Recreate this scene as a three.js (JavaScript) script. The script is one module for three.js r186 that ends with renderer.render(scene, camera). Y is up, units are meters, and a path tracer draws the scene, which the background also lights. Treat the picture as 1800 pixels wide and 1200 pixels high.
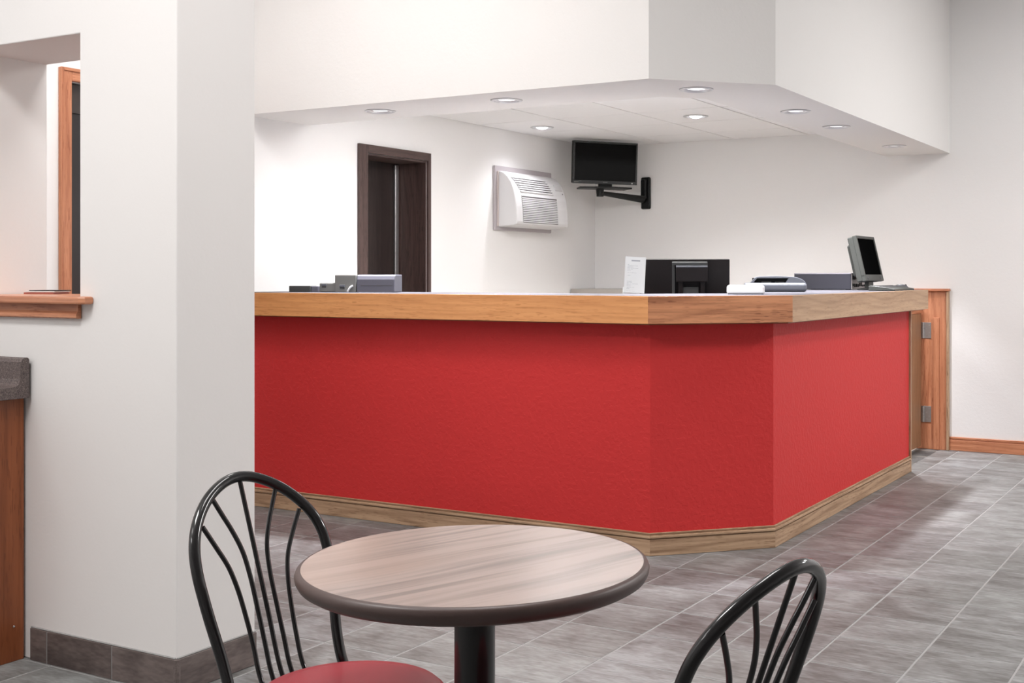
import * as THREE from 'three';
import { RoundedBoxGeometry } from 'three/addons/geometries/RoundedBoxGeometry.js';
import { mergeGeometries, mergeVertices, toCreasedNormals } from 'three/addons/utils/BufferGeometryUtils.js';
import { RectAreaLightUniformsLib } from 'three/addons/lights/RectAreaLightUniformsLib.js';

// ---------------------------------------------------------------- camera, light, exposure
const scene = new THREE.Scene();
scene.background = new THREE.Color(0x0b0b0c);
const camera = new THREE.PerspectiveCamera(2 * Math.atan(600 / 2083) * 180 / Math.PI, 1.5, 0.05, 60);
camera.position.set(0, 1.27, 0);
camera.rotation.set(0, 0.50187, 0);
camera.setViewOffset(1800, 1200, -175, 115.5, 1800, 1200);   // a shifted lens: level camera, horizon above the middle
const renderer = new THREE.WebGLRenderer({ antialias: true });
renderer.toneMapping = THREE.LinearToneMapping;
renderer.toneMappingExposure = 1.25;
renderer.shadowMap.enabled = true;
RectAreaLightUniformsLib.init();
const CEIL = 3.45;
// fluorescent troffers in the main ceiling, one of them an added fill light: [x, z, intensity, along x?]
const TROFFERS = [
  [-3.6, -3.3, 12, 1, 'fluorescent panel light in the lobby ceiling between the pillar wall and the long counter side'],
  [0.3, -7.0, 18, 0, 'fluorescent panel light in the lobby ceiling right of the counter end'],
  [-4.05, 0.5, 4, 1, 'fluorescent panel light in the lobby ceiling over the laminate worktop'],
  [-2.75, -0.8, 21, 1, 'fluorescent panel light in the lobby ceiling over the round table'],
  [1.9, -6.1, 40, 0, 'fluorescent panel light in the lobby ceiling near the right wall'],
  [-1.45, -2.4, 10, 0, 'added fill light panel in the lobby ceiling right of the pillar wall'],  // unseen lamp, added to brighten the right face of the pillar wall
  [-4.2, 1.7, 10, 1, 'fluorescent panel light in the lobby ceiling behind the chairs'],
];
const DOWNLIGHT = 16, OFFICELIGHT = 1.3, OFFICEFILL = 20.5;

// ---------------------------------------------------------------- helpers
let seedState = 12345;
const rnd = () => { seedState = (Math.imul(seedState, 1664525) + 1013904223) >>> 0; return seedState / 4294967296; };
const rr = (a, b) => a + (b - a) * rnd();
const V = (x, y, z) => new THREE.Vector3(x, y, z);
const used = {};
function numbered(name) { const n = used[name] = (used[name] ?? -1) + 1; return n ? name + '_' + String(n).padStart(3, '0') : name; }
function tag(o, label, category, group) { o.userData.label = label; o.userData.category = category; if (group) o.userData.group = group; return o; }
function thing(name, label, category, [x, y, z] = [0, 0, 0], turn = 0, group) {
  const o = new THREE.Group(); o.name = numbered(name); scene.add(o);
  o.position.set(x, y, z); o.rotation.y = turn; return tag(o, label, category, group);
}
function merged(geos) {
  if (!Array.isArray(geos)) return geos;
  if (geos.length === 1) return geos[0];
  return mergeGeometries(geos.map((g) => {
    const n = g.index ? g.toNonIndexed() : g;
    for (const k of Object.keys(n.attributes)) if (!['position', 'normal', 'uv'].includes(k)) n.deleteAttribute(k);
    return n;
  }));
}
function obj(name, geos, m, parent = scene) {
  const o = new THREE.Mesh(merged(geos), m);
  o.name = parent === scene ? numbered(name) : name;
  o.castShadow = o.receiveShadow = true; parent.add(o); return o;
}
function struct(name, geos, m, parent = scene) { const o = obj(name, geos, m, parent); if (parent === scene) o.userData.kind = 'structure'; return o; }
function structGroup(name) { const o = new THREE.Group(); o.name = numbered(name); o.userData.kind = 'structure'; scene.add(o); return o; }
// uv in metres from position and normal; u runs along the grain
function uvm(geo, grain = 'h', off = [0, 0]) {
  const g = geo.index ? geo.toNonIndexed() : geo, p = g.attributes.position, n = g.attributes.normal, uv = new Float32Array(p.count * 2);
  for (let i = 0; i < p.count; i++) {
    const x = p.getX(i), y = p.getY(i), z = p.getZ(i), nx = n.getX(i), ny = n.getY(i), nz = n.getZ(i);
    let u, v;
    if (Math.abs(ny) > 0.71) { u = grain === 'z' ? z : x; v = grain === 'z' ? x : z; } else {
      const l = Math.hypot(nx, nz) || 1; u = (x * nz - z * nx) / l; v = y;
      if (grain === 'v') { const t = u; u = v; v = t; }
    }
    uv[2 * i] = u + off[0]; uv[2 * i + 1] = v + off[1];
  }
  g.setAttribute('uv', new THREE.BufferAttribute(uv, 2)); return g;
}
const box = (x0, x1, y0, y1, z0, z1, r = 0, grain = 'h') => {
  const w = x1 - x0, h = y1 - y0, d = z1 - z0;
  const g = r ? new RoundedBoxGeometry(w, h, d, 2, Math.min(r, w / 2.01, h / 2.01, d / 2.01)) : new THREE.BoxGeometry(w, h, d);
  g.translate((x0 + x1) / 2, (y0 + y1) / 2, (z0 + z1) / 2); return uvm(g, grain, [rr(0, 1), rr(0, 1)]);
};
// turn a shape built in x, y, z onto three other axes, keeping its faces outward
function remap(geo, ax, ay, az) {
  const g = geo.index ? geo.toNonIndexed() : geo, m = new THREE.Matrix4().makeBasis(ax, ay, az);
  g.applyMatrix4(m);
  if (m.determinant() < 0) for (const a of Object.values(g.attributes)) for (let i = 0; i < a.count; i += 3) for (let k = 0; k < a.itemSize; k++) {
    const b = a.array, p = (i + 1) * a.itemSize + k, q = (i + 2) * a.itemSize + k, t = b[p]; b[p] = b[q]; b[q] = t;
  }
  return g;
}
const each = (name, geos, m, parent) => geos.map((g) => obj(name, g, m, parent));
const cyl = (r0, r1, h, x, y, z, n = 32) => new THREE.CylinderGeometry(r0, r1, h, n).translate(x, y, z);
function tube(points, r, seg = 48, rad = 12, tension = 0.5) {
  return new THREE.TubeGeometry(new THREE.CatmullRomCurve3(points, false, 'centripetal', tension), seg, r, rad, false);
}
const lathe = (pts, n = 64) => new THREE.LatheGeometry(pts.map(([x, y]) => new THREE.Vector2(x, y)), n);
// prism: plan polygon [[x, z]...] from y0 to y1, with holes [[x, z, r]...]
function prism(poly, y0, y1, holes = [], bevel = 0, grain = 'h') {
  const s = new THREE.Shape(poly.map(([x, z]) => new THREE.Vector2(x, -z)));
  for (const [x, z, r] of holes) { const h = new THREE.Path(); h.absarc(x, -z, r, 0, Math.PI * 2, true); s.holes.push(h); }
  const g = new THREE.ExtrudeGeometry(s, { depth: y1 - y0 - 2 * bevel, bevelEnabled: bevel > 0, bevelThickness: bevel, bevelSize: bevel, bevelOffset: -bevel, bevelSegments: 2, curveSegments: 40 });
  g.rotateX(-Math.PI / 2).translate(0, y0 + bevel, 0); return uvm(g, grain, [rr(0, 1), rr(0, 1)]);
}
// side profile: polygon [[x, y]...] swept along z from z0 to z1
function sweepZ(poly, z0, z1, bevel = 0, grain = 'h') {
  const g = new THREE.ExtrudeGeometry(new THREE.Shape(poly.map(([x, y]) => new THREE.Vector2(x, y))), { depth: z1 - z0 - 2 * bevel, bevelEnabled: bevel > 0, bevelThickness: bevel, bevelSize: bevel, bevelOffset: -bevel, bevelSegments: 3, curveSegments: 16 });
  g.translate(0, 0, z0 + bevel); return uvm(g, grain, [rr(0, 1), rr(0, 1)]);
}

// ---------------------------------------------------------------- textures
function hash(i, j, s) { let h = Math.imul(i, 374761393) ^ Math.imul(j, 668265263) ^ Math.imul(s, 2147483647 - 41); h = Math.imul(h ^ (h >>> 13), 1274126177); return ((h ^ (h >>> 16)) >>> 0) / 4294967296; }
function pn(x, y, px, py, s) {           // periodic value noise
  const i = Math.floor(x), j = Math.floor(y), fx = x - i, fy = y - j, u = fx * fx * (3 - 2 * fx), v = fy * fy * (3 - 2 * fy);
  const m = (a, p) => ((a % p) + p) % p, i0 = m(i, px), i1 = m(i + 1, px), j0 = m(j, py), j1 = m(j + 1, py);
  return (hash(i0, j0, s) * (1 - u) + hash(i1, j0, s) * u) * (1 - v) + (hash(i0, j1, s) * (1 - u) + hash(i1, j1, s) * u) * v;
}
function fbm(u, v, fu, fv, s, o = 4) { let a = 0, w = 0.5, t = 0; for (let k = 0; k < o; k++) { a += w * pn(u * fu, v * fv, fu, fv, s + k); t += w; w *= 0.5; fu *= 2; fv *= 2; } return a / t; }
function tex(w, h, fn, srgb = true, repeat = [1, 1]) {
  const d = new Uint8Array(w * h * 4);
  for (let j = 0; j < h; j++) for (let i = 0; i < w; i++) {
    const c = fn(i / w, j / h), k = 4 * (j * w + i);
    for (let q = 0; q < 3; q++) d[k + q] = Math.max(0, Math.min(255, Array.isArray(c) ? c[q] : c));
    d[k + 3] = 255;
  }
  const t = new THREE.DataTexture(d, w, h, THREE.RGBAFormat); t.wrapS = t.wrapT = THREE.RepeatWrapping;
  t.magFilter = THREE.LinearFilter; t.minFilter = THREE.LinearMipmapLinearFilter; t.generateMipmaps = true;
  if (srgb) t.colorSpace = THREE.SRGBColorSpace; t.repeat.set(...repeat); t.needsUpdate = true; return t;
}
const mix = (a, b, t) => a.map((v, i) => v + (b[i] - v) * t);
const sm = (a, b, x) => { const t = Math.max(0, Math.min(1, (x - a) / (b - a))); return t * t * (3 - 2 * t); };
// oak: u along the grain, one metre each way
function oak(light, dark, s, fig = 0.3, flecks = 0.5) {
  return tex(1024, 1024, (u, v) => {
    const w = fbm(u, v, 1, 4, s, 2), ring = 0.5 + 0.5 * Math.sin(2 * Math.PI * (v * 22 + w * 5));
    const streak = fbm(u, v, 4, 110, s + 9, 3), pore = fbm(u, v, 26, 256, s + 20, 2), broad = fbm(u, v, 1, 9, s + 31, 3);
    let t = fig * Math.pow(ring, 4) + 0.75 * (streak - 0.36) + 0.55 * (broad - 0.36);
    t += sm(0.6, 0.78, pore) * flecks * (0.35 + 0.65 * sm(0.35, 0.65, fbm(u, v, 3, 14, s + 41, 2)));
    return mix(light, dark, Math.max(0, Math.min(1, t)));
  });
}
const bumpFine = tex(512, 512, (u, v) => 255 * (0.65 * fbm(u, v, 22, 22, 3, 3) + 0.35 * fbm(u, v, 60, 60, 8, 2)), false, [2.4, 2.4]);
const bumpPeel = tex(512, 512, (u, v) => { const a = fbm(u, v, 26, 26, 5, 3); return 255 * (0.75 * sm(0.4, 0.66, a) + 0.25 * fbm(u, v, 70, 70, 4, 2)); }, false, [2.6, 2.6]);
const std = (color, roughness, more = {}) => new THREE.MeshStandardMaterial({ color, roughness, ...more });
const phys = (color, roughness, more = {}) => new THREE.MeshPhysicalMaterial({ color, roughness, ...more });
const lin = (r, g, b) => new THREE.Color().setRGB(r, g, b);
const M = {
  wall: std(lin(0.86, 0.85, 0.845), 0.75, { bumpMap: bumpFine, bumpScale: 0.0006 }),
  pillar: std(lin(0.85, 0.825, 0.81), 0.7, { bumpMap: bumpFine, bumpScale: 0.0003 }),
  ceiling: std(lin(0.84, 0.83, 0.83), 0.85),
  soffit: std(lin(0.77, 0.755, 0.74), 0.75, { bumpMap: bumpFine, bumpScale: 0.0006 }),
  red: phys(lin(0.6, 0.036, 0.036), 0.6, { specularIntensity: 0.5, bumpMap: bumpPeel, bumpScale: 0.0009 }),
  oakLitLeft: std(0xffffff, 0.42, { map: oak([224, 160, 104], [184, 118, 66], 11, 0.1, 0.5) }),  // one fascia oak in three colours, each holding the light tint of its side
  oakLitCorner: std(0xffffff, 0.45, { map: oak([218, 152, 110], [124, 72, 46], 23, 0.25, 0.5) }),
  oakLitRight: std(0xffffff, 0.42, { map: oak([190, 154, 120], [150, 114, 82], 37, 0.28, 0.35) }),
  oakBase: std(0xffffff, 0.5, { map: oak([192, 160, 130], [128, 97, 72], 51, 0.4, 0.5) }),
  oakTrim: std(0xffffff, 0.45, { map: oak([208, 144, 108], [156, 92, 62], 63) }),
  oakDark: std(0xffffff, 0.45, { map: oak([156, 88, 50], [116, 60, 30], 77) }),
  oakGate: std(0xffffff, 0.45, { map: oak([156, 116, 86], [116, 80, 54], 97) }),
  darkWood: std(0xffffff, 0.45, { map: oak([84, 66, 62], [52, 38, 36], 85) }),
  darkDoor: std(lin(0.02, 0.016, 0.016), 0.4),
  steel: std(lin(0.5, 0.5, 0.5), 0.35, { metalness: 0.9 }),
  hinge: std(lin(0.42, 0.4, 0.39), 0.45, { metalness: 0.75 }),
  counterTop: phys(lin(0.11, 0.107, 0.122), 0.6, { specularIntensity: 0.2, map: tex(256, 256, (u, v) => 205 + 50 * fbm(u, v, 60, 60, 3, 2)) }),
  desk: std(lin(0.62, 0.6, 0.58), 0.5),
  white: std(lin(0.8, 0.8, 0.8), 0.45),
  acWhite: std(lin(0.72, 0.715, 0.725), 0.4),
  acGap: std(lin(0.1, 0.09, 0.095), 0.6),
  blackPlastic: phys(lin(0.009, 0.0095, 0.0095), 0.42, { specularIntensity: 0.5 }),
  screen: phys(lin(0.003, 0.003, 0.003), 0.1, { specularIntensity: 0.18 }),
  screenMatte: phys(lin(0.003, 0.003, 0.003), 0.4, { specularIntensity: 0 }),
  monitorBlack: phys(lin(0.012, 0.0095, 0.0095), 0.4, { specularIntensity: 0.5 }),
  kioskGrey: std(lin(0.045, 0.048, 0.043), 0.5),
  greyPlastic: std(lin(0.15, 0.153, 0.145), 0.5),
  greyDark: std(lin(0.045, 0.047, 0.047), 0.5),
  blueGrey: std(lin(0.1, 0.1, 0.125), 0.42),
  silver: std(lin(0.085, 0.09, 0.105), 0.38),
  portGrey: std(lin(0.5, 0.47, 0.46), 0.4, { metalness: 0.5 }),
  blackPaint: phys(lin(0.005, 0.0045, 0.005), 0.42, { specularIntensity: 0.35, clearcoat: 0.8, clearcoatRoughness: 0.06 }),
  vinyl: phys(lin(0.3, 0.036, 0.046), 0.42, { specularIntensity: 0.4 }),
  tableEdge: std(lin(0.085, 0.053, 0.047), 0.42),
  tableTop: phys(0xffffff, 0.4, { clearcoat: 0.8, clearcoatRoughness: 0.24, map: tex(1024, 1024, (u, v) => {
    const warp = fbm(u, v, 2, 3, 4, 2) * 0.05, q = v + warp, s1 = fbm(u, q, 2, 46, 7, 3), s2 = fbm(u, q, 6, 110, 15, 2), b = fbm(u, v, 2, 4, 31, 2);
    const t = Math.max(0, Math.min(1, 2.0 * (s1 - 0.36) + 0.7 * (s2 - 0.5)));
    return mix(mix([154, 130, 120], [104, 84, 78], t), [168, 132, 114], 0.6 * sm(0.55, 0.75, b));
  }) }),
  laminate: std(0xffffff, 0.42, { map: tex(512, 512, (u, v) => {
    const a = fbm(u, v, 170, 170, 2, 2), b = fbm(u, v, 120, 120, 22, 2);
    return mix(mix([96, 84, 82], [134, 121, 115], sm(0.58, 0.7, a)), [72, 61, 60], sm(0.58, 0.72, b));
  }, true, [3, 3]) }),
  grout: std(lin(0.32, 0.315, 0.31), 0.85),
  trimRing: std(lin(0.62, 0.62, 0.64), 0.3, { metalness: 0.35 }),
  reflector: std(lin(0.75, 0.75, 0.78), 0.25, { metalness: 0.6 }),
  lens: std(0xffffff, 0.5, { emissive: lin(1, 0.99, 0.98), emissiveIntensity: 0.95 }),
  bulb: std(0xffffff, 0.5, { emissive: lin(1, 0.99, 0.99), emissiveIntensity: 4 }),
  tubeLens: std(0xffffff, 0.5, { emissive: lin(1, 0.98, 0.95), emissiveIntensity: 2.5 }),
  paper: std(0xffffff, 0.8, { map: tex(256, 360, (u, v) => {
    const y = 1 - v, head = y > 0.09 && y < 0.13 && u > 0.3 && u < 0.72, row = Math.floor(y * 30), f = y * 30 - row, len = hash(row, 3, 5);
    const on = head || (y > 0.2 && y < 0.95 && f > 0.4 && f < 0.66 && u > 0.12 && u < 0.2 + 0.5 * len && hash(row, 8, 1) > 0.35 && fbm(u, v, 60, 30, 6, 1) > 0.35);
    return on ? [160, 164, 170] : [214, 217, 218];
  }) }),
  gypsum: std(lin(0.87, 0.865, 0.875), 0.9, { bumpMap: bumpFine, bumpScale: 0.0008 }),
  bookRed: std(lin(0.42, 0.13, 0.1), 0.4),
  bookDark: std(lin(0.03, 0.025, 0.025), 0.4),
};

// ---------------------------------------------------------------- floor: separate porcelain tiles over grout
const PITCH = 0.30767, TX0 = -1.0, TZ0 = -4.658;
const tileTex = (s, lightC, darkC) => tex(1024, 1024, (u, v) => {
  const c = fbm(u, v, 5, 7, s, 4), st = fbm(u, v, 12, 90, s + 7, 3), fine = fbm(u, v, 60, 220, s + 13, 2), cl = fbm(u, v, 14, 20, s + 21, 3);
  const t = Math.max(0, Math.min(1, 0.42 + 0.75 * (c - 0.5) + 0.55 * (st - 0.5) + 0.6 * (fine - 0.5) + 0.75 * (cl - 0.5)));
  return mix(lightC, darkC, t);
}, true, [0.75, 0.75]);
const tileMats = [
  std(0xffffff, 0.48, { map: tileTex(101, [146, 147, 147], [88, 86, 84]) }),
  std(0xffffff, 0.48, { map: tileTex(131, [142, 143, 144], [85, 82, 80]) }),
  std(0xffffff, 0.48, { map: tileTex(161, [143, 145, 144], [90, 88, 86]) }),
];
function tileGeo(w, d, h, off, chamfer = 0.0016) {
  const a = w / 2, b = d / 2, c = chamfer;
  const g = prism([[-a, -b], [-a, b], [a, b], [a, -b]].reverse(), -h, 0, [], 0);
  const q = new THREE.ExtrudeGeometry(new THREE.Shape([[-a + c, -b + c], [a - c, -b + c], [a - c, b - c], [-a + c, b - c]].map(([x, y]) => new THREE.Vector2(x, y))), { depth: h - c, bevelEnabled: true, bevelThickness: c, bevelSize: c, bevelSegments: 1 });
  q.rotateX(-Math.PI / 2).translate(0, -h, 0); g.dispose(); return uvm(q, 'h', off);
}
const FLOORTOP = 0;
const floor = struct('floor', box(-5.3, 4.2, -0.15, -0.0012, -9.1, 4.2), M.grout);
{
  const geos = []; for (let k = 0; k < 10; k++) geos.push(tileGeo(PITCH - 0.0058, PITCH - 0.0058, 0.012, [rr(0, 2), rr(0, 2)]));
  const rest = [], cam2 = new THREE.Vector3();
  camera.updateMatrixWorld(); camera.updateProjectionMatrix();
  const list = [];
  for (let i = -14; i < 17; i++) for (let j = -14; j < 29; j++) {
    const x = TX0 + (i + 0.5) * PITCH, z = TZ0 + (j + 0.5) * PITCH;
    if (x < -5.2 || x > 3.7 || z < -9.0 || z > 3.7) continue;
    cam2.set(x, 0, z).project(camera);
    // what the photograph shows: in the frame and neither behind the pillar wall nor inside the counter
    if (x < -2.2 && z < -5.3) continue;
    const shown = z < -1.6 && Math.abs(cam2.x) < 1.1 && cam2.y > -1.1 && cam2.y < 1 && !(z < -4.95 && x < -2.3) && !(z < -5.35 && x < -2.15) && !(x < -4.4 && z > -4.4) && !(x < -3.4 && z > -2.9 && z < -2.5);
    list.push([x, z, shown, x * x + z * z]);
  }
  for (const [x, z, shown] of list) {
    const k = Math.floor(hash(Math.round(x * 10), Math.round(z * 10), 5) * 10), m = Math.floor(hash(Math.round(x * 10), Math.round(z * 10), 9) * 3);
    if (shown) { const t = obj('floor_tile', geos[k], tileMats[m], floor); t.position.set(x, FLOORTOP, z); } else rest.push([x, z]);
  }
  const fieldTile = new THREE.InstancedMesh(geos[0], tileMats[0], rest.length), mm = new THREE.Matrix4();
  rest.forEach(([x, z], i) => fieldTile.setMatrixAt(i, mm.makeTranslation(x, FLOORTOP, z)));
  fieldTile.name = 'floor_tile_field'; fieldTile.userData.kind = 'stuff'; fieldTile.receiveShadow = true; floor.add(fieldTile);
}

struct('floor', box(-4.966, -2.06, -0.001, 0, -8.759, -5.35), std(lin(0.52, 0.48, 0.41), 0.5));   // beige sheet floor behind the counter

// ---------------------------------------------------------------- walls and ceilings
const XL = -4.967, ZB = -8.76, ZP = -2.52, ZPB = -2.84, XP = -2.89;
struct('wall_back', box(-5.3, 4.2, 0, CEIL + 0.1, ZB - 0.2, ZB), M.wall);
{ // left wall with two door openings
  const s = new THREE.Shape([[-4.0, 0], [9.0, 0], [9.0, CEIL + 0.1], [-4.0, CEIL + 0.1]].map(([a, b]) => new THREE.Vector2(a, b)));
  for (const [a0, a1, h] of [[5.822, 6.44, 2.047], [3.697, 4.55, 2.193]]) s.holes.push(new THREE.Path([[a0, 0.004], [a1, 0.004], [a1, h], [a0, h]].map(([a, b]) => new THREE.Vector2(a, b))));
  const g = new THREE.ExtrudeGeometry(s, { depth: 0.3, bevelEnabled: false });
  struct('wall_left', uvm(remap(g, V(0, 0, -1), V(0, 1, 0), V(-1, 0, 0)).translate(XL, 0, 0)), M.wall);
}
{ // the pillar wall with its pass-through opening
  const s = new THREE.Shape([[XL, 0], [XP, 0], [XP, CEIL + 0.05], [XL, CEIL + 0.05]].map(([a, b]) => new THREE.Vector2(a, b)));
  s.holes.push(new THREE.Path([[-3.94, 1.178], [-3.335, 1.178], [-3.335, 2.05], [-3.94, 2.05]].map(([a, b]) => new THREE.Vector2(a, b))));
  const g = new THREE.ExtrudeGeometry(s, { depth: ZP - ZPB - 0.008, bevelEnabled: true, bevelThickness: 0.004, bevelSize: 0.004, bevelOffset: -0.004, bevelSegments: 2 });
  g.translate(0, 0, ZPB + 0.004); struct('wall_partition', uvm(g), M.pillar);
}
struct('wall_right', box(3.7, 4.0, 0, CEIL + 0.1, -8.76, 4.0), M.wall);
struct('wall_front', box(-4.967, 3.7, 0, CEIL + 0.1, 3.7, 4.0), M.wall);
struct('ceiling', box(-5.3, 4.2, CEIL, CEIL + 0.2, -9.0, 4.0), M.ceiling);

// soffit over the counter, with holes for its downlights
const SOF = 2.163;
const SOFFIT_LIGHTS = [
  [-4.19, -5.03, 'leftmost chrome downlight in the white soffit over the red counter'],
  [-3.37, -5.03, 'second chrome downlight from the left in the soffit above the long counter side'],
  [-2.376, -5.174, 'chrome downlight at the angled corner of the soffit above the black monitor'],
  [-2.22, -6.125, 'first chrome downlight right of the soffit corner'],
  [-2.235, -6.872, 'middle chrome downlight of the right-hand soffit run above the counter'],
  [-2.22, -8.093, 'rightmost chrome downlight near the far end of the soffit'],
];
struct('soffit', prism([[XL, -4.79], [-2.436, -4.79], [-1.995, -5.231], [-1.995, ZB], [-2.465, ZB], [-2.465, -5.47], [-2.63, -5.305], [XL, -5.305]], SOF, CEIL, SOFFIT_LIGHTS.map(([x, z]) => [x, z, 0.066])), M.soffit);
// dropped panel ceiling behind it
const DROP = 2.36;
{
  const c = structGroup('ceiling');
  const xs = [-4.967, -4.305, -3.69, -3.07, -2.455], zs = [-8.76, -8.275, -7.657, -7.04, -6.42, -5.8, -5.295];
  const holes = { '0,2': [-4.637, -7.39], '2,2': [-3.393, -7.38] };
  for (let i = 0; i < 4; i++) for (let j = 0; j < 6; j++) {
    const h = holes[i + ',' + j], g = 0.005;
    obj('ceiling_panel', prism([[xs[i] + g, zs[j + 1] - g], [xs[i + 1] - g, zs[j + 1] - g], [xs[i + 1] - g, zs[j] + g], [xs[i] + g, zs[j] + g]], DROP, DROP + 0.016, h ? [[...h, 0.07]] : [], 0.001), M.gypsum, c);
  }
  const bars = [];
  for (const x of xs.slice(1, 4)) bars.push(box(x - 0.012, x + 0.012, DROP + 0.004, DROP + 0.04, ZB + 0.002, -5.31));
  for (const z of zs.slice(1, 6)) bars.push(box(XL + 0.002, -2.47, DROP + 0.005, DROP + 0.03, z - 0.012, z + 0.012));
  obj('ceiling_grid', bars, std(lin(0.3, 0.28, 0.28), 0.6), c);
}
function downlight(x, y, z, label, r, power, group, spread = 0.64, bulb = false) {
  const t = thing('downlight', label, 'downlight', [x, y, z], 0, group);
  obj('trim_ring', lathe([[r - 0.008, 0.004], [r - 0.006, -0.004], [r + 0.004, -0.007], [r + 0.014, -0.004], [r + 0.017, 0], [r - 0.008, 0.004]], 48), M.trimRing, t);
  obj('reflector', lathe([[r - 0.008, 0.002], [r - 0.019, 0.006], [r - 0.02, 0.05], [r - 0.01, 0.05], [r - 0.006, 0.004]], 48), M.reflector, t);
  if (bulb) obj('lens', new THREE.SphereGeometry(r - 0.026, 32, 10, 0, Math.PI * 2, Math.PI / 2, Math.PI / 2).scale(1, 0.45, 1).translate(0, 0.004, 0), M.bulb, t);
  else obj('lens', lathe([[0, 0.001], [r - 0.022, 0.003], [r - 0.019, 0.008]], 40), M.lens, t);
  const l = new THREE.SpotLight(lin(0.97, 0.96, 1), power, 0, spread, 1, 2); l.position.set(0, bulb ? -0.03 : -0.008, 0); l.target.position.set(0, -1, 0);
  l.castShadow = true; l.shadow.radius = 1.8; t.add(l); t.add(l.target); l.name = 'lamp_light'; l.target.name = 'lamp_aim';
  return t;
}
for (const [x, z, label] of SOFFIT_LIGHTS) downlight(x, SOF, z, label, 0.066, DOWNLIGHT, 'downlights in the soffit');
downlight(-4.637, DROP, -7.39, 'bright downlight in the panel ceiling left of the television', 0.07, OFFICELIGHT, 'downlights in the panel ceiling', 1.2, true);
downlight(-3.393, DROP, -7.38, 'bright downlight in the panel ceiling right of the television', 0.07, OFFICELIGHT * 4.5, 'downlights in the panel ceiling', 1.2, true);

// main ceiling troffers
function panelLight(x, y, z, power, alongX, label) {
  const t = thing('ceiling_light', label, 'ceiling light', [x, y, z], alongX ? 0 : Math.PI / 2);
  const w = 1.2, d = 0.6;
  obj('light_frame', [box(-w / 2 - 0.03, w / 2 + 0.03, -0.02, 0, d / 2, d / 2 + 0.03), box(-w / 2 - 0.03, w / 2 + 0.03, -0.02, 0, -d / 2 - 0.03, -d / 2), box(-w / 2 - 0.03, -w / 2, -0.02, 0, -d / 2, d / 2), box(w / 2, w / 2 + 0.03, -0.02, 0, -d / 2, d / 2)], M.white, t);
  obj('diffuser', box(-w / 2, w / 2, -0.012, 0, -d / 2, d / 2), M.tubeLens, t);
  const l = new THREE.RectAreaLight(lin(1, 0.985, 0.975), power, w, d); l.position.set(0, -0.022, 0); l.rotation.x = -Math.PI / 2; l.name = 'panel_light'; t.add(l);
}
for (const [x, z, power, alongX, label] of TROFFERS) panelLight(x, CEIL, z, power, alongX, label);
panelLight(-3.13, DROP, -5.64, OFFICEFILL, 1, 'added fill light panel in the low panel ceiling above the work desk, behind the soffit');  // fill added for the space behind the counter, kept hidden by the soffit

// ---------------------------------------------------------------- doors and trim
{ // recessed dark door in the left wall behind the counter
  const d = structGroup('door_1');
  const z0 = -6.44, z1 = -5.822, top = 2.047;
  obj('door_casing', [box(XL + 0.001, XL + 0.02, 0.004, 2.1, z1, z1 + 0.082, 0.003, 'v'), box(XL + 0.001, XL + 0.02, 0.004, 2.1, z0 - 0.03, z0, 0.003, 'v'), box(XL + 0.001, XL + 0.02, top, 2.1, z0, z1, 0.003)], M.darkWood, d);
  obj('door_jamb', [box(XL - 0.235, XL, 0.004, top, z1 - 0.012, z1 - 0.001, 0, 'v'), box(XL - 0.235, XL, 0.004, top, z0 + 0.001, z0 + 0.012, 0, 'v'), box(XL - 0.235, XL, top - 0.012, top - 0.001, z0 + 0.012, z1 - 0.012)], M.darkWood, d);
  obj('door_stop', [box(XL - 0.2, XL - 0.05, 0.004, top - 0.012, z1 - 0.03, z1 - 0.012, 0.003, 'v')], M.darkWood, d);
  obj('door_leaf', box(XL - 0.275, XL - 0.235, 0.006, top - 0.003, z0 + 0.002, z1 - 0.002, 0, 'v'), std(0xffffff, 0.4, { map: oak([48, 38, 36], [30, 22, 21], 91) }), d);
  obj('edge_strip', box(XL - 0.234, XL - 0.215, 0.006, top - 0.02, z0 + 0.022, z0 + 0.06, 0.006), M.steel, d);
}
{ // oak-cased dark glazed door seen through the pass-through
  const d = structGroup('door_2');
  const z0 = -4.55, z1 = -3.697, top = 2.193;
  obj('door_casing', [box(XL + 0.001, XL + 0.02, 0.004, 2.254, z1, z1 + 0.061, 0.004, 'v'), box(XL + 0.001, XL + 0.02, 0.004, 2.254, z0 - 0.061, z0, 0.004, 'v'), box(XL + 0.001, XL + 0.02, top, 2.254, z0, z1, 0.004),
    box(XL + 0.018, XL + 0.026, 0.004, 2.254, z1 + 0.045, z1 + 0.061, 0.003, 'v'), box(XL + 0.018, XL + 0.026, 2.238, 2.254, z0 - 0.06, z1 + 0.045, 0.003)], M.oakTrim, d);
  obj('door_leaf', [box(XL - 0.08, XL - 0.04, 0.006, top - 0.004, z0 + 0.004, z1 - 0.004)], M.darkDoor, d);
  obj('door_rail', [box(XL - 0.04, XL - 0.03, 2.05, top - 0.006, z0 + 0.006, z1 - 0.006)], std(lin(0.04, 0.03, 0.026), 0.4), d);
}
{ // baseboard on the back wall
  const b = structGroup('baseboard_back');
  obj('board', box(-1.994, 3.7, 0.001, 0.078, ZB, ZB + 0.014, 0.002), M.oakTrim, b);
  obj('moulding', [box(-1.994, 3.7, 0.081, 0.1, ZB, ZB + 0.013, 0.005), box(-1.994, 3.7, 0.076, 0.083, ZB, ZB + 0.008)], M.oakTrim, b);
}
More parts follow.
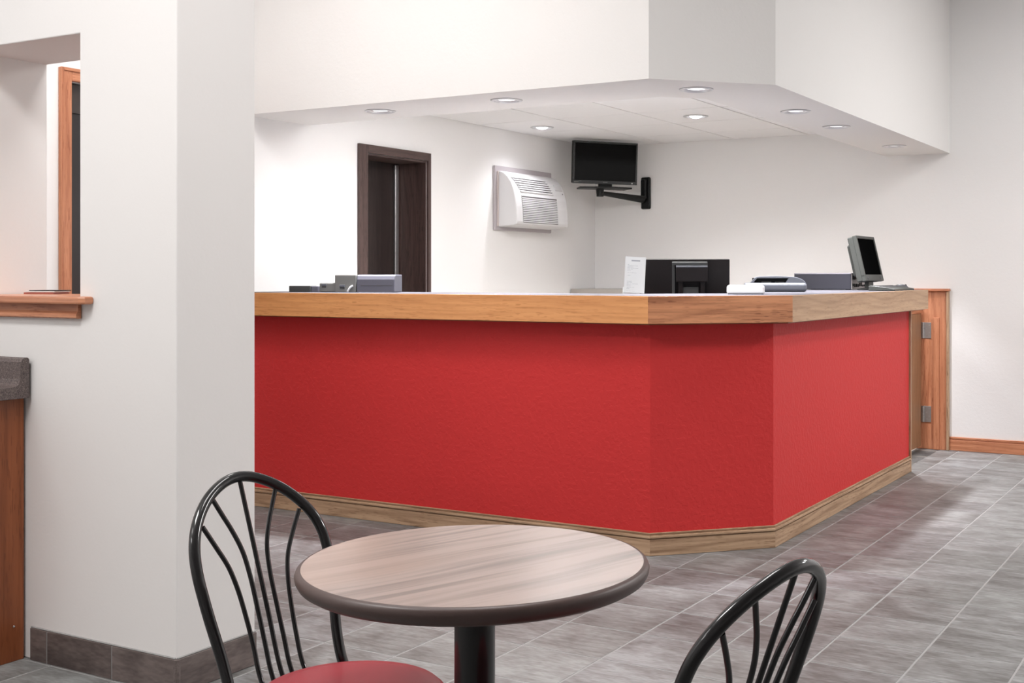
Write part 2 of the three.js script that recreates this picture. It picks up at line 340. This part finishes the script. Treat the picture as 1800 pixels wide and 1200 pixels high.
{ // tile skirting round the pillar wall
  const b = structGroup('baseboard_partition'), h = 0.106, t = 0.01;
  const mats = [161, 131].map((s, i) => std(0xffffff, 0.5, { map: tileTex(s + 40, [122, 110, 106], [72, 62, 60]) }));
  const cuts = [-3.573, -3.4865, -3.1715, -2.889];
  for (let i = 0; i < 3; i++) obj('skirting_tile', box(cuts[i] + 0.0018, cuts[i + 1] - 0.0018, 0.001, h, ZP + 0.0005, ZP + t, 0.002), mats[i % 2], b);
  obj('corner_tile', lathe([[0.0005, 0.001], [0.011, 0.001], [0.011, h - 0.002], [0.009, h], [0.0005, h]], 24).translate(XP + 0.0005, 0, ZP - 0.0005), mats[0], b);
  obj('skirting_tile', box(XP + 0.0005, XP + t, 0.001, h, ZPB + 0.002, ZP - 0.0018, 0.002), mats[1], b);
  obj('grout_bead', [box(-3.573, XP, h, h + 0.004, ZP + 0.0004, ZP + 0.007, 0.002), box(XP + 0.0004, XP + 0.007, h, h + 0.004, ZPB + 0.002, ZP, 0.002), box(-3.57, XP, 0.0, h - 0.001, ZP + 0.0002, ZP + 0.0085)], M.grout, b);
}
{ // oak sill and apron of the pass-through
  const t = thing('window_sill', 'rounded oak sill board of the wall opening on the left', 'sill', [0, 0, 0]);
  obj('sill_board', prism([[-3.936, ZPB + 0.004], [-3.936, ZP + 0.002], [-4.01, ZP + 0.002], [-4.01, ZP + 0.045], [-3.285, ZP + 0.045], [-3.268, ZP + 0.032], [-3.268, ZP + 0.002], [-3.339, ZP + 0.002], [-3.339, ZPB + 0.004]], 1.179, 1.204, [], 0.006), std(0xffffff, 0.3, { map: oak([214, 150, 116], [166, 102, 72], 64) }), t);
  obj('sill_apron', remap(sweepZ([[ZP + 0.002, 1.133], [ZP + 0.015, 1.132], [ZP + 0.021, 1.136], [ZP + 0.021, 1.146], [ZP + 0.014, 1.156], [ZP + 0.013, 1.178], [ZP + 0.002, 1.178]].map(([z, y]) => [-z, y]), -4.0, -3.325), V(0, 0, -1), V(0, 1, 0), V(1, 0, 0)), M.oakTrim, t);
}

// ---------------------------------------------------------------- reception counter
const plan = (o, xl = -4.965) => [[xl, -4.785 + o], [-2.428 + 0.4142 * o, -4.785 + o], [-1.992 + o, -5.221 + 0.4142 * o], [-1.992 + o, -7.67]];
function seg(i, o0, o1, y0, y1, bevel = 0, z3, grain = 'h') {
  const a = plan(o0), b = plan(o1); if (z3) { a[3][1] = z3; b[3][1] = z3; }
  return prism([a[i], b[i], b[i + 1], a[i + 1]], y0, y1, [], bevel, grain);
}
{
  const c = thing('reception_counter', 'long red reception counter with an angled corner, oak fascia and oak baseboard', 'counter');
  const fm = [M.oakLitLeft, M.oakLitCorner, M.oakLitRight];  // same oak all round; how light falls on each side is in the colour
  for (let i = 0; i < 3; i++) obj('front_panel', seg(i, -0.13, -0.012, 0.002, 1.05, 0, -7.652), M.red, c);
  for (let i = 0; i < 3; i++) {
    obj('baseboard', seg(i, -0.012, 0, 0.001, 0.074, 0.001, -7.652), M.oakBase, c);
    obj('moulding', [seg(i, -0.012, -0.009, 0.0735, 0.0795, 0, -7.652), seg(i, -0.012, 0.003, 0.079, 0.092, 0.004, -7.652), seg(i, -0.012, -0.007, 0.091, 0.0975, 0, -7.652), seg(i, -0.012, -0.003, 0.097, 0.104, 0.002, -7.652)], M.oakBase, c);
  }
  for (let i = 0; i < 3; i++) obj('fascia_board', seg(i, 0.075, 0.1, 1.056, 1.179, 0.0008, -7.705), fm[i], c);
  for (let i = 0; i < 3; i++) obj('under_board', seg(i, -0.13, 0.075, 1.05, 1.062, 0, -7.69), M.oakDark, c);
  const top = plan(0.0745), ti = [[-2.66, -7.7], [-2.66, -6.15], [-2.44, -6.0], [-2.44, -5.66], [-2.75, -5.27], [-4.965, -5.25]];
  top[3][1] = -7.7;
  obj('countertop', prism([...top, ...ti], 1.062, 1.1795, [], 0.0005), M.counterTop, c);
  obj('end_board', box(-2.124, -1.99, 0.002, 1.05, -7.67, -7.652, 0.002, 'v'), M.oakBase, c);
  obj('back_support', [box(-2.66, -2.64, 0.002, 1.062, -7.67, -6.2), box(-4.965, -2.95, 0.002, 0.86, -5.25, -5.235)], M.desk, c);
}
{ // lower work desk behind the ledge
  const t = thing('work_desk', 'low grey work desk behind the ledge of the red counter', 'desk');
  obj('desk_top', prism([[-4.965, -5.26], [-2.96, -5.26], [-2.67, -5.66], [-2.67, -6.1], [-3.05, -5.95], [-4.965, -5.95]], 0.86, 0.89, [], 0.002), M.desk, t);
  for (const [x, z] of [[-4.9, -5.88], [-3.1, -5.88], [-2.8, -5.95], [-4.9, -5.32], [-3.05, -5.32]]) obj('leg', box(x - 0.025, x + 0.025, 0.001, 0.86, z - 0.025, z + 0.025, 0.004), M.greyDark, t);
}
{ // gate and its pilaster at the far end
  const p = thing('gate_post', 'oak pilaster with a cap on the back wall beyond the counter end', 'gate post', [0, 0, ZB]);
  obj('back_board', box(-2.25, -2.0, 0.001, 1.158, 0.001, 0.028, 0.002, 'v'), M.oakTrim, p);
  obj('stop_strip', box(-2.105, -2.062, 0.001, 0.965, 0.028, 0.04, 0.003, 'v'), M.oakTrim, p);
  obj('edge_strip', box(-2.012, -1.994, 0.001, 1.158, 0.001, 0.04, 0.003, 'v'), M.oakBase, p);
  obj('post_cap', box(-2.26, -1.988, 1.158, 1.176, 0.001, 0.06, 0.004), M.oakTrim, p);
  const g = thing('counter_gate', 'oak swing gate on two steel hinges between the counter end and back wall', 'gate', [-2.19, 0, -8.71]);
  obj('gate_board', box(-0.035, 0, 0.025, 0.995, 0.0, 1.02, 0.003, 'v'), M.oakGate, g);
  obj('gate_rail', box(-0.04, 0.006, 0.995, 1.03, 0.0, 1.02, 0.004), M.oakTrim, g);
  for (const [y0, y1] of [[0.812, 0.928], [0.198, 0.316]]) {
    const h = obj('hinge', [box(-0.006, 0.068, y0, y1, -0.022 + 0.001, -0.0175, 0.0012)], M.hinge, g);
    const kn = []; for (let k = 0; k < 5; k++) kn.push(cyl(0.009, 0.009, (y1 - y0) / 5 - 0.002, 0.012, y0 + (k + 0.5) * (y1 - y0) / 5, -0.011, 16));
    obj('hinge_barrel', kn, M.hinge, h);
    const sc = []; for (const [a, b] of [[0.035, 0.2], [0.055, 0.36], [0.035, 0.6], [0.055, 0.82]]) sc.push(new THREE.CylinderGeometry(0.005, 0.005, 0.0015, 12).rotateX(Math.PI / 2).translate(a, y0 + b * (y1 - y0), -0.017));
    each('screw', sc, M.steel, h);
  }
}

// ---------------------------------------------------------------- laminate counter on the left
{
  const t = thing('side_cabinet', 'brown wood cabinet end under a speckled laminate top at the left edge', 'cabinet', [0, 0, 0]);
  obj('end_panel', box(-3.622, -3.604, 0.001, 0.864, -2.5105, -1.92, 0, 'v'), M.oakDark, t);
  obj('carcass', box(-4.95, -3.623, 0.1, 0.864, -2.5, -1.94), M.oakDark, t);
  for (let k = 0; k < 3; k++) { const x = -4.94 + k * 0.437, d = obj('door', box(x, x + 0.43, 0.12, 0.85, -1.939, -1.92, 0.003, 'v'), M.oakDark, t); obj('handle', tube([V(x + 0.38, 0.7, -1.92), V(x + 0.38, 0.7, -1.9), V(x + 0.38, 0.8, -1.9), V(x + 0.38, 0.8, -1.92)], 0.005, 20, 8), M.steel, d); }
  obj('screw', new THREE.SphereGeometry(0.004, 12, 8).translate(-3.604, 0.115, -2.475), M.steel, t);
  const w = thing('laminate_worktop', 'speckled grey-brown laminate worktop with raised backsplash at the left edge', 'worktop', [0, 0, 0]);
  obj('worktop', remap(sweepZ([[2.5095, 0.866], [2.5095, 0.995], [2.503, 1.0], [2.494, 1.0], [2.484, 0.996], [2.478, 0.986], [2.476, 0.93], [2.472, 0.915], [2.462, 0.908], [2.44, 0.905], [1.905, 0.905], [1.892, 0.9], [1.887, 0.89], [1.889, 0.872], [1.897, 0.866]], -4.95, -3.573, 0.0015), V(0, 0, -1), V(0, 1, 0), V(1, 0, 0)), M.laminate, w);
}

// ---------------------------------------------------------------- wall air conditioner
{
  const t = thing('air_conditioner', 'white wall air conditioner with slatted grilles on the wall behind the counter', 'air conditioner', [XL, 0, 0]);
  obj('back_plate', box(0.001, 0.022, 1.607, 2.084, -8.022, -7.231, 0.006), std(lin(0.46, 0.42, 0.44), 0.5), t);
  const prof = [[0.024, 2.045], [0.04, 2.045], [0.075, 2.03], [0.11, 2.003], [0.14, 1.962], [0.162, 1.91], [0.178, 1.85], [0.188, 1.78], [0.193, 1.71], [0.194, 1.67], [0.19, 1.652], [0.175, 1.642], [0.024, 1.632]];
  obj('housing', sweepZ(prof, -7.99, -7.262, 0.008), M.acWhite, t);
  obj('side_seam', box(0.022, 0.036, 1.634, 2.04, -7.262, -7.252, 0.003), std(lin(0.62, 0.55, 0.53), 0.5), t);
  const at = (y) => { for (let i = 1; i < prof.length; i++) if (prof[i][1] <= y) { const k = (prof[i - 1][1] - y) / (prof[i - 1][1] - prof[i][1]); return [prof[i - 1][0] + k * (prof[i][0] - prof[i - 1][0]), Math.atan2(prof[i][0] - prof[i - 1][0], prof[i - 1][1] - prof[i][1])]; } };
  const strip = (y, h, z0, z1, dpt, proud) => { const [x, an] = at(y); const g = new THREE.BoxGeometry(dpt, h, z1 - z0); g.rotateZ(an); return g.translate(x + proud * Math.cos(an), y + proud * Math.sin(an), (z0 + z1) / 2); };
  const lower = obj('lower_grille', [strip(1.762, 0.196, -7.835, -7.345, 0.002, 0.0005)], M.acGap, t);
  for (let k = 0; k < 15; k++) obj('louver', strip(1.672 + k * 0.0133, 0.0082, -7.838, -7.342, 0.01, 0.002), M.acWhite, lower);
  const ups = []; for (let k = 0; k < 7; k++) ups.push(strip(1.903 + k * 0.0145, 0.017, -7.80 + k * 0.006, -7.35 + k * 0.008, 0.002, 0.0005));
  const upper = obj('upper_grille', ups, M.acGap, t);
  for (let k = 0; k < 7; k++) obj('louver', strip(1.896 + k * 0.0165, 0.0095, -7.808 + k * 0.006, -7.342 + k * 0.008, 0.008, 0.003), M.acWhite, upper);
  obj('control_panel', [strip(1.952, 0.05, -7.96, -7.86, 0.004, 0.002)], std(lin(0.6, 0.6, 0.61), 0.4), t);
  obj('indicator', new THREE.SphereGeometry(0.008, 12, 8).translate(0.158, 1.905, -7.955), std(lin(0.12, 0.12, 0.12), 0.4), t);
}

// ---------------------------------------------------------------- television on its wall arm
{
  const t = thing('television', 'black flat television hung under the ceiling in the back corner', 'television', [-4.612, 1.985, -8.29], Math.PI / 2 - 0.6508 + 0.02);
  const w = 0.565, h = 0.335;
  const hd = new THREE.Group(); hd.name = 'display'; t.add(hd); hd.rotation.x = 0.06;
  obj('cabinet', [new RoundedBoxGeometry(w, h, 0.035, 3, 0.006).translate(0, 0.02 + h / 2, -0.012), new RoundedBoxGeometry(w * 0.7, h * 0.65, 0.04, 3, 0.015).translate(0, 0.16, -0.045)], M.blackPlastic, hd);
  obj('bezel', [box(-w / 2, w / 2, 0.018, 0.045, 0.004, 0.01, 0.002), box(-w / 2, w / 2, 0.02 + h - 0.016, 0.02 + h, 0.004, 0.01, 0.002), box(-w / 2, -w / 2 + 0.015, 0.045, 0.02 + h - 0.016, 0.004, 0.01, 0.002), box(w / 2 - 0.015, w / 2, 0.045, 0.02 + h - 0.016, 0.004, 0.01, 0.002)], std(lin(0.02, 0.021, 0.021), 0.25), hd);
  obj('screen', box(-w / 2 + 0.015, w / 2 - 0.015, 0.045, 0.02 + h - 0.016, 0.005, 0.0065), M.screen, hd);
  each('badge', [box(-0.02, 0.02, 0.029, 0.035, 0.0098, 0.0106), box(-w / 2 + 0.01, -w / 2 + 0.05, 0.027, 0.033, 0.0098, 0.0106)], M.greyPlastic, hd);
  obj('indicator', new THREE.CylinderGeometry(0.005, 0.005, 0.002, 12).rotateX(Math.PI / 2).translate(w / 2 - 0.045, 0.03, 0.0105), M.steel, hd);
  obj('stand_neck', box(-0.05, 0.06, -0.012, 0.02, -0.02, 0.015, 0.004), M.blackPlastic, t);
  obj('stand_base', prism([[-0.24, 0.05], [0.02, 0.14], [0.2, 0.09], [0.22, -0.1], [-0.2, -0.1]].map(([x, z]) => [x, z]), -0.022, -0.01, [], 0.003), M.blackPlastic, t);
  const m = thing('television_bracket', 'black swivel arm and wall plate holding the television', 'bracket', [0, 0, 0]);
  obj('wall_plate', new RoundedBoxGeometry(0.085, 0.265, 0.03, 4, 0.014).translate(-4.473, 1.953, ZB + 0.017), M.blackPlastic, m);
  obj('plate_cover', new RoundedBoxGeometry(0.05, 0.16, 0.03, 4, 0.012).translate(-4.478, 1.985, ZB + 0.045), M.blackPlastic, m);
  obj('swivel', [cyl(0.032, 0.028, 0.06, -4.632, 1.932, -8.25, 24)], M.blackPlastic, m);
  const a = V(-4.632, 1.93, -8.25), b = V(-4.478, 1.9, ZB + 0.05), dir = b.clone().sub(a), len = dir.length();
  obj('arm', new THREE.CylinderGeometry(0.034, 0.018, len, 20).scale(0.6, 1, 1).rotateY(0.4).applyQuaternion(new THREE.Quaternion().setFromUnitVectors(V(0, 1, 0), dir.clone().normalize())).translate((a.x + b.x) / 2, (a.y + b.y) / 2, (a.z + b.z) / 2), M.blackPlastic, m);
}

// ---------------------------------------------------------------- things on and behind the counter
const TOP = 1.18;
{ // receipt printer, left
  const t = thing('desk_printer', 'grey desktop printer with a stepped side on the left of the counter', 'printer', [-4.27, TOP, -5.085], 0.29);
  obj('front_cover', remap(sweepZ([[0, 0], [0.11, 0], [0.11, 0.07], [0.104, 0.088], [0.09, 0.096], [0, 0.096]], -0.11, 0.11, 0.006), V(0, 0, 1), V(0, 1, 0), V(1, 0, 0)).translate(0.03, 0, -0.04), M.blueGrey, t);
  obj('cover_seam', [box(-0.055, 0.13, 0.034, 0.037, 0.0695, 0.0708)], M.greyDark, t);
  obj('side_body', [box(-0.21, -0.085, 0, 0.095, -0.03, 0.066, 0.004), box(-0.305, -0.2, 0, 0.052, -0.03, 0.06, 0.008)], M.greyPlastic, t);
  each('side_latch', [box(-0.18, -0.15, 0.028, 0.04, 0.064, 0.072, 0.002), box(-0.29, -0.262, 0.034, 0.046, 0.058, 0.065, 0.002)], M.silver, t);
  each('latch_slot', [box(-0.178, -0.152, 0.018, 0.028, 0.064, 0.068), box(-0.288, -0.264, 0.025, 0.034, 0.058, 0.062)], M.greyDark, t);
  obj('paper_lever', tube([V(-0.13, 0.004, 0.075), V(-0.115, 0.025, 0.078), V(-0.1, 0.036, 0.074)], 0.005, 16, 8), M.white, t);
  const u = thing('card_reader', 'small low grey card reader left of the stepped printer', 'card reader', [-4.655, TOP, -4.97], 0.29);
  obj('reader_body', box(-0.1, 0.03, 0, 0.034, -0.05, 0.03, 0.004), M.greyDark, u);
  obj('reader_head', box(0.031, 0.075, 0, 0.032, -0.045, 0.025, 0.004), M.blueGrey, u);
}
{ // computer monitor seen from behind
  const t = thing('computer_monitor', 'wide black monitor seen from behind at the counter corner', 'monitor', [-2.695, 0.89, -5.72], 0.5019 - 0.065 + Math.PI);
  const tilt = new THREE.Group(); tilt.name = 'display'; t.add(tilt); tilt.position.y = 0.19; tilt.rotation.x = -0.1;
  obj('case', [new RoundedBoxGeometry(0.475, 0.28, 0.03, 3, 0.005).translate(0, 0.14, 0)], M.monitorBlack, tilt);
  obj('screen', box(-0.22, 0.22, 0.03, 0.265, 0.0145, 0.016), M.screen, tilt);
  obj('rear_frame', [box(-0.121, 0.066, 0.25, 0.268, -0.045, -0.014, 0.004), box(0.05, 0.066, 0, 0.255, -0.034, -0.014, 0.003)], M.greyDark, tilt);
  obj('rear_box', box(-0.121, 0.045, 0.165, 0.247, -0.062, -0.014, 0.004), M.monitorBlack, tilt);
  obj('rear_box_edge', box(-0.121, 0.045, 0.24, 0.249, -0.064, -0.03, 0.002), M.silver, tilt);
  for (const x of [0.02, -0.095]) obj('yoke_arm', box(x - 0.012, x + 0.012, 0.0, 0.17, -0.05, -0.014, 0.004), M.monitorBlack, tilt);
  obj('port_cover', box(-0.075, 0.02, 0.02, 0.135, -0.04, -0.014, 0.004), M.greyDark, tilt);
  obj('neck', box(-0.04, 0.04, 0.01, 0.25, -0.085, -0.05, 0.006), M.monitorBlack, t);
  obj('foot', new RoundedBoxGeometry(0.24, 0.016, 0.17, 3, 0.006).translate(0, 0.008, -0.06), M.monitorBlack, t);
  obj('tag', box(-0.068, -0.058, 0.185, 0.225, -0.045, -0.04), M.white, t);
}
{ // leaning paper notice
  const t = thing('paper_notice', 'white sheet with faint printed lines standing left of the black monitor', 'paper', [-2.895, 0.89, -5.49], 0.5019 - 0.02);
  const m = obj('sheet', new THREE.BoxGeometry(0.108, 0.19, 0.001).translate(0, 0.385, 0), M.paper, t); m.rotation.x = -0.03; m.rotation.z = -0.05;
  obj('holder', [box(-0.05, 0.045, 0, 0.012, -0.045, 0.045, 0.003), box(-0.045, 0.04, 0, 0.32, -0.014, -0.011, 0.001)], phys(lin(0.75, 0.77, 0.77), 0.3), t);
}
{ // white box
  const t = thing('white_box', 'low white plastic box on the counter just right of the black monitor', 'box', [-2.215, TOP, -5.4], 0.5019 - 0.1);
  obj('shell', new RoundedBoxGeometry(0.182, 0.044, 0.13, 4, 0.012).translate(0, 0.022, 0), M.white, t);
  obj('base_line', box(-0.085, 0.085, 0.0, 0.004, -0.062, 0.062), M.silver, t);
}
{ // silver inkjet
  const t = thing('inkjet_printer', 'rounded silver inkjet printer with a dark slot behind the white box', 'printer', [-2.4, TOP, -6.28], 0.40);
  const rz = new THREE.Matrix4().makeBasis(V(0, 0, 1), V(0, 1, 0), V(-1, 0, 0));
  obj('body', new RoundedBoxGeometry(0.35, 0.05, 0.24, 5, 0.018).translate(0, 0.026, -0.03), M.silver, t);
  const hood = new THREE.Shape(); hood.moveTo(-0.14, 0.044); hood.lineTo(-0.112, 0.076); hood.quadraticCurveTo(-0.1, 0.083, -0.08, 0.083); hood.quadraticCurveTo(0, 0.088, 0.09, 0.082); hood.quadraticCurveTo(0.158, 0.078, 0.17, 0.04); hood.closePath();
  const hole = new THREE.Path([[-0.122, 0.05], [-0.1, 0.076], [0.075, 0.077], [0.055, 0.05]].map(([a, b]) => new THREE.Vector2(a, b))); hood.holes.push(hole);
  obj('hood', new THREE.ExtrudeGeometry(hood, { depth: 0.16, bevelEnabled: true, bevelSize: 0.003, bevelThickness: 0.003, bevelSegments: 2 }).translate(0, 0, -0.1), M.silver, t);
  obj('paper_slot', box(-0.125, 0.085, 0.048, 0.0785, -0.09, 0.03), M.blackPlastic, t);
  each('slot_roller', [box(-0.075, -0.02, 0.052, 0.058, 0.02, 0.035, 0.002), box(0.0, 0.05, 0.052, 0.057, 0.02, 0.035, 0.002)], M.greyPlastic, t);
}
{ // desktop computer
  const t = thing('desktop_computer', 'flat blue-grey desktop computer with rear ports showing on the counter', 'computer', [-2.28, TOP, -7.31]);
  obj('case', box(-0.38, 0, 0.004, 0.105, -0.3, 0, 0.003), std(lin(0.028, 0.028, 0.04), 0.5), t);
  obj('lid_edge', box(-0.38, 0.001, 0.1, 0.1065, -0.3, 0.002, 0.002), std(lin(0.3, 0.29, 0.33), 0.4), t);
  const p = obj('rear_plate', box(0.0005, 0.004, 0.006, 0.1, -0.295, -0.004), M.portGrey, t);
  const pts = []; for (let k = 0; k < 16; k++) { const z = -0.02 - (k % 8) * 0.034, y = 0.018 + Math.floor(k / 8) * 0.045 + 0.006 * hash(k, 1, 2); pts.push(box(0.003, 0.009, y, y + 0.012 + 0.018 * hash(k, 4, 4), z - 0.012, z)); }
  each('port', pts, M.blackPlastic, p);
  each('foot', [box(-0.36, -0.33, 0, 0.005, -0.03, -0.01), box(-0.04, -0.01, 0, 0.005, -0.03, -0.01), box(-0.36, -0.33, 0, 0.005, -0.29, -0.27), box(-0.04, -0.01, 0, 0.005, -0.29, -0.27)], M.blackPlastic, t);
}
{ // tilted monitor at the counter end: faces +x
  const t = thing('kiosk_monitor', 'grey framed monitor tilted back near the right end of the counter', 'monitor', [-2.15, TOP, -7.38], Math.PI / 2);
  const d = new THREE.Group(); d.name = 'display'; t.add(d); d.position.set(0, 0.056, 0); d.rotation.x = -0.23;
  const w = 0.395, h = 0.292;
  obj('frame', [box(-w / 2, w / 2, 0, 0.042, -0.02, 0.006, 0.004), box(-w / 2, w / 2, h - 0.018, h, -0.02, 0.006, 0.004), box(-w / 2, -w / 2 + 0.02, 0.03, h - 0.01, -0.02, 0.006, 0.004), box(w / 2 - 0.02, w / 2, 0.03, h - 0.01, -0.02, 0.006, 0.004)], M.kioskGrey, d);
  obj('rear_shell', [new RoundedBoxGeometry(w - 0.006, h - 0.006, 0.045, 3, 0.008).translate(0, h / 2, -0.032), new RoundedBoxGeometry(w * 0.8, h * 0.7, 0.04, 3, 0.014).translate(0, h * 0.5, -0.06)], M.kioskGrey, d);
  obj('screen', box(-w / 2 + 0.018, w / 2 - 0.018, 0.04, h - 0.016, -0.012, 0.0), M.screenMatte, d);
  for (const x of [-0.14, 0.13]) obj('speaker_slot', new THREE.CylinderGeometry(0.011, 0.011, 0.003, 16).rotateX(Math.PI / 2).translate(x, 0.02, 0.006), M.greyDark, d);
  obj('neck', box(-0.055, 0.05, 0.008, 0.1, -0.05, -0.02, 0.008), M.kioskGrey, t);
  obj('foot', lathe([[0.0, 0.0], [0.095, 0.0], [0.095, 0.005], [0.05, 0.014], [0.0, 0.016]], 40).scale(1.15, 1, 0.8).translate(0, 0, -0.03), M.greyDark, t);
}
{
  const t = thing('keyboard', 'grey and black keyboard at the front edge of the counter right end', 'keyboard', [-2.005, TOP, -7.255], Math.PI / 2);
  obj('key_tray', remap(sweepZ([[0.08, 0.0], [0.08, 0.01], [0.03, 0.02], [-0.07, 0.03], [-0.08, 0.026], [-0.08, 0.0]], -0.225, 0.225, 0.003), V(0, 0, 1), V(0, 1, 0), V(1, 0, 0)), M.kioskGrey, t);
  const keys = obj('keys', (() => { const a = []; for (let r = 0; r < 5; r++) for (let c = 0; c < 19; c++) { const z = -0.055 + r * 0.02, x = -0.205 + c * 0.0216; a.push(new THREE.BoxGeometry(0.0175, 0.007, 0.0165).translate(x + 0.008, 0.0275 - 0.0022 * r, z)); } return a; })(), std(lin(0.1, 0.1, 0.105), 0.35), t);
  keys.userData.kind = 'stuff';
  const m = thing('computer_mouse', 'small silver mouse beside the keyboard at the counter end', 'mouse', [-2.03, TOP, -7.555], 0.4);
  obj('shell', new THREE.SphereGeometry(1, 28, 14, 0, Math.PI * 2, 0, Math.PI / 2).scale(0.055, 0.036, 0.033), M.silver, m);
  obj('scroll_wheel', new THREE.CylinderGeometry(0.008, 0.008, 0.006, 16).rotateX(Math.PI / 2).translate(0.03, 0.027, 0), M.blackPlastic, m);
}
{ // low cabinet in the back corner
  const t = thing('corner_cabinet', 'low beige cabinet top in the far corner left of the paper notice', 'cabinet', [-4.96, 0, ZB]);
  obj('carcass', box(0.02, 0.9, 0.001, 1.125, 0.005, 0.03), M.desk, t);
  obj('cabinet_body', box(0.02, 0.9, 0.001, 1.125, 0.03, 0.4), std(lin(0.4, 0.36, 0.33), 0.5), t);
  obj('cabinet_top', box(0.004, 0.92, 1.126, 1.163, 0.005, 0.42, 0.003), std(lin(0.4, 0.37, 0.34), 0.5), t);
}
{ // booklets on the sill
  const t = thing('booklet', 'dark and red booklet lying at the back of the oak sill', 'booklet', [-3.86, 1.2045, -2.77], 0.3);
  obj('cover', box(-0.05, 0.07, 0, 0.006, -0.045, 0.045, 0.001), M.bookRed, t);
  obj('pages', box(-0.045, 0.075, 0.0065, 0.011, -0.04, 0.045, 0.001), M.paper, t);
  obj('top_cover', box(-0.03, 0.08, 0.0115, 0.014, -0.042, 0.043, 0.001), M.bookDark, t);
}

// ---------------------------------------------------------------- table and chairs
{
  const t = thing('round_table', 'small round cafe table with a wood-grain top and dark brown rounded edge', 'table', [-1.287, 0, -1.815], 1.2);
  const R = 0.326, H = 0.74;
  const top = new THREE.CircleGeometry(R - 0.011, 128).rotateX(-Math.PI / 2).translate(0, H, 0);
  obj('table_top', uvm(mergeGeometries([top.toNonIndexed(), lathe([[R - 0.011, H - 0.004], [R - 0.0112, H]], 128).toNonIndexed()]), 'h', [0.2, 0.3]), M.tableTop, t);
  obj('table_edge', lathe([[R - 0.0108, H - 0.0002], [R - 0.006, H - 0.001], [R - 0.002, H - 0.005], [R, H - 0.011], [R - 0.001, H - 0.018], [R - 0.006, H - 0.027], [R - 0.016, H - 0.033], [R - 0.03, H - 0.035], [0.0, H - 0.035]], 128), M.tableEdge, t);
  obj('column', [cyl(0.038, 0.038, 0.66, 0, 0.37, 0, 48)], M.blackPaint, t);
  obj('top_plate', [lathe([[0.0, 0.68], [0.05, 0.69], [0.12, 0.703], [0.0, 0.7045]], 32)], M.blackPaint, t);
  obj('base', lathe([[0.0, 0.0], [0.148, 0.0], [0.155, 0.006], [0.152, 0.016], [0.11, 0.03], [0.06, 0.05], [0.0, 0.055]], 64), M.blackPaint, t);
}
function makeChair(label, pos, yaw) {
  const t = thing('cafe_chair', label, 'chair', [0, 0, 0], 0, 'cafe chairs at the round table');
  t.position.set(pos[0], 0, pos[1]); t.rotation.y = yaw;
  obj('seat', lathe([[0, 0.425], [0.165, 0.425], [0.18, 0.43], [0.187, 0.442], [0.185, 0.454], [0.174, 0.464], [0.14, 0.47], [0, 0.472]], 72), M.vinyl, t);
  obj('seat_ring', [new THREE.TorusGeometry(0.165, 0.011, 12, 64).rotateX(Math.PI / 2).translate(0, 0.413, 0)], M.blackPaint, t);
  // the back leans and is bowed round the sitter
  const rec = 0.36, P = (u, v) => V(u * 0.98, 0.431 + v * Math.cos(rec), -0.178 - v * Math.sin(rec) - 0.03 * (1 - (u / 0.16) ** 2));
  const prof = [[0.03, 0.1405], [0.08, 0.143], [0.12, 0.148], [0.17, 0.155], [0.215, 0.160], [0.26, 0.163], [0.30, 0.160], [0.335, 0.149], [0.366, 0.130], [0.397, 0.10], [0.42, 0.065], [0.434, 0.03]];
  const lower = (s) => [V(s * 0.125, 0.407, -0.112), V(s * 0.137, 0.417, -0.15), P(s * 0.143, 0.005)];
  const pts = [...lower(-1), ...prof.map(([v, w]) => P(-w, v)), P(0, 0.438), ...prof.slice().reverse().map(([v, w]) => P(w, v)), ...lower(1).reverse()];
  obj('back_loop', tube(pts, 0.0113, 160, 20), M.blackPaint, t);
  for (const s of [-1, 1]) obj('spindle', tube([[0.122, 0.351], [0.096, 0.302], [0.075, 0.258], [0.0635, 0.21], [0.0575, 0.155], [0.054, 0.09], [0.054, 0.03]].map(([u, v]) => P(s * u, v)).concat([V(s * 0.054, 0.422, -0.185), V(s * 0.054, 0.412, -0.157)]), 0.0049, 48, 10), M.blackPaint, t);
  for (const s of [-1, 1]) obj('spindle', tube([[0.08, 0.402], [0.062, 0.363], [0.046, 0.328], [0.031, 0.283], [0.025, 0.23], [0.024, 0.16], [0.024, 0.09], [0.024, 0.03]].map(([u, v]) => P(s * u, v)).concat([V(s * 0.024, 0.422, -0.192), V(s * 0.024, 0.412, -0.164)]), 0.0049, 48, 10), M.blackPaint, t);
  obj('spindle', tube([P(0, 0.43), P(0, 0.3), P(0, 0.15), P(0, 0.03), V(0, 0.422, -0.193), V(0, 0.412, -0.166)], 0.0049, 40, 10), M.blackPaint, t);
  for (const [sx, sz] of [[-1, 1], [1, 1], [-1, -1], [1, -1]]) {
    const l = obj('leg', tube([V(sx * 0.105, 0.41, sz * 0.12), V(sx * 0.125, 0.38, sz * 0.138), V(sx * 0.15, 0.2, sz * 0.165), V(sx * 0.17, 0.012, sz * 0.185)], 0.0113, 32, 14), M.blackPaint, t);
    obj('glide', cyl(0.015, 0.017, 0.016, sx * 0.17, 0.008, sz * 0.185, 20), M.blackPlastic, l);
  }
  obj('leg_brace', new THREE.TorusGeometry(0.2, 0.007, 10, 56).rotateX(Math.PI / 2).translate(0, 0.21, 0), M.blackPaint, t);
  return t;
}
makeChair('black tube cafe chair with red round seat at the left of the round table', [-1.558, -1.78], 81 * Math.PI / 180);
makeChair('black tube cafe chair whose curved back shows at the bottom right', [-0.952, -1.752], -104 * Math.PI / 180);

renderer.render(scene, camera);
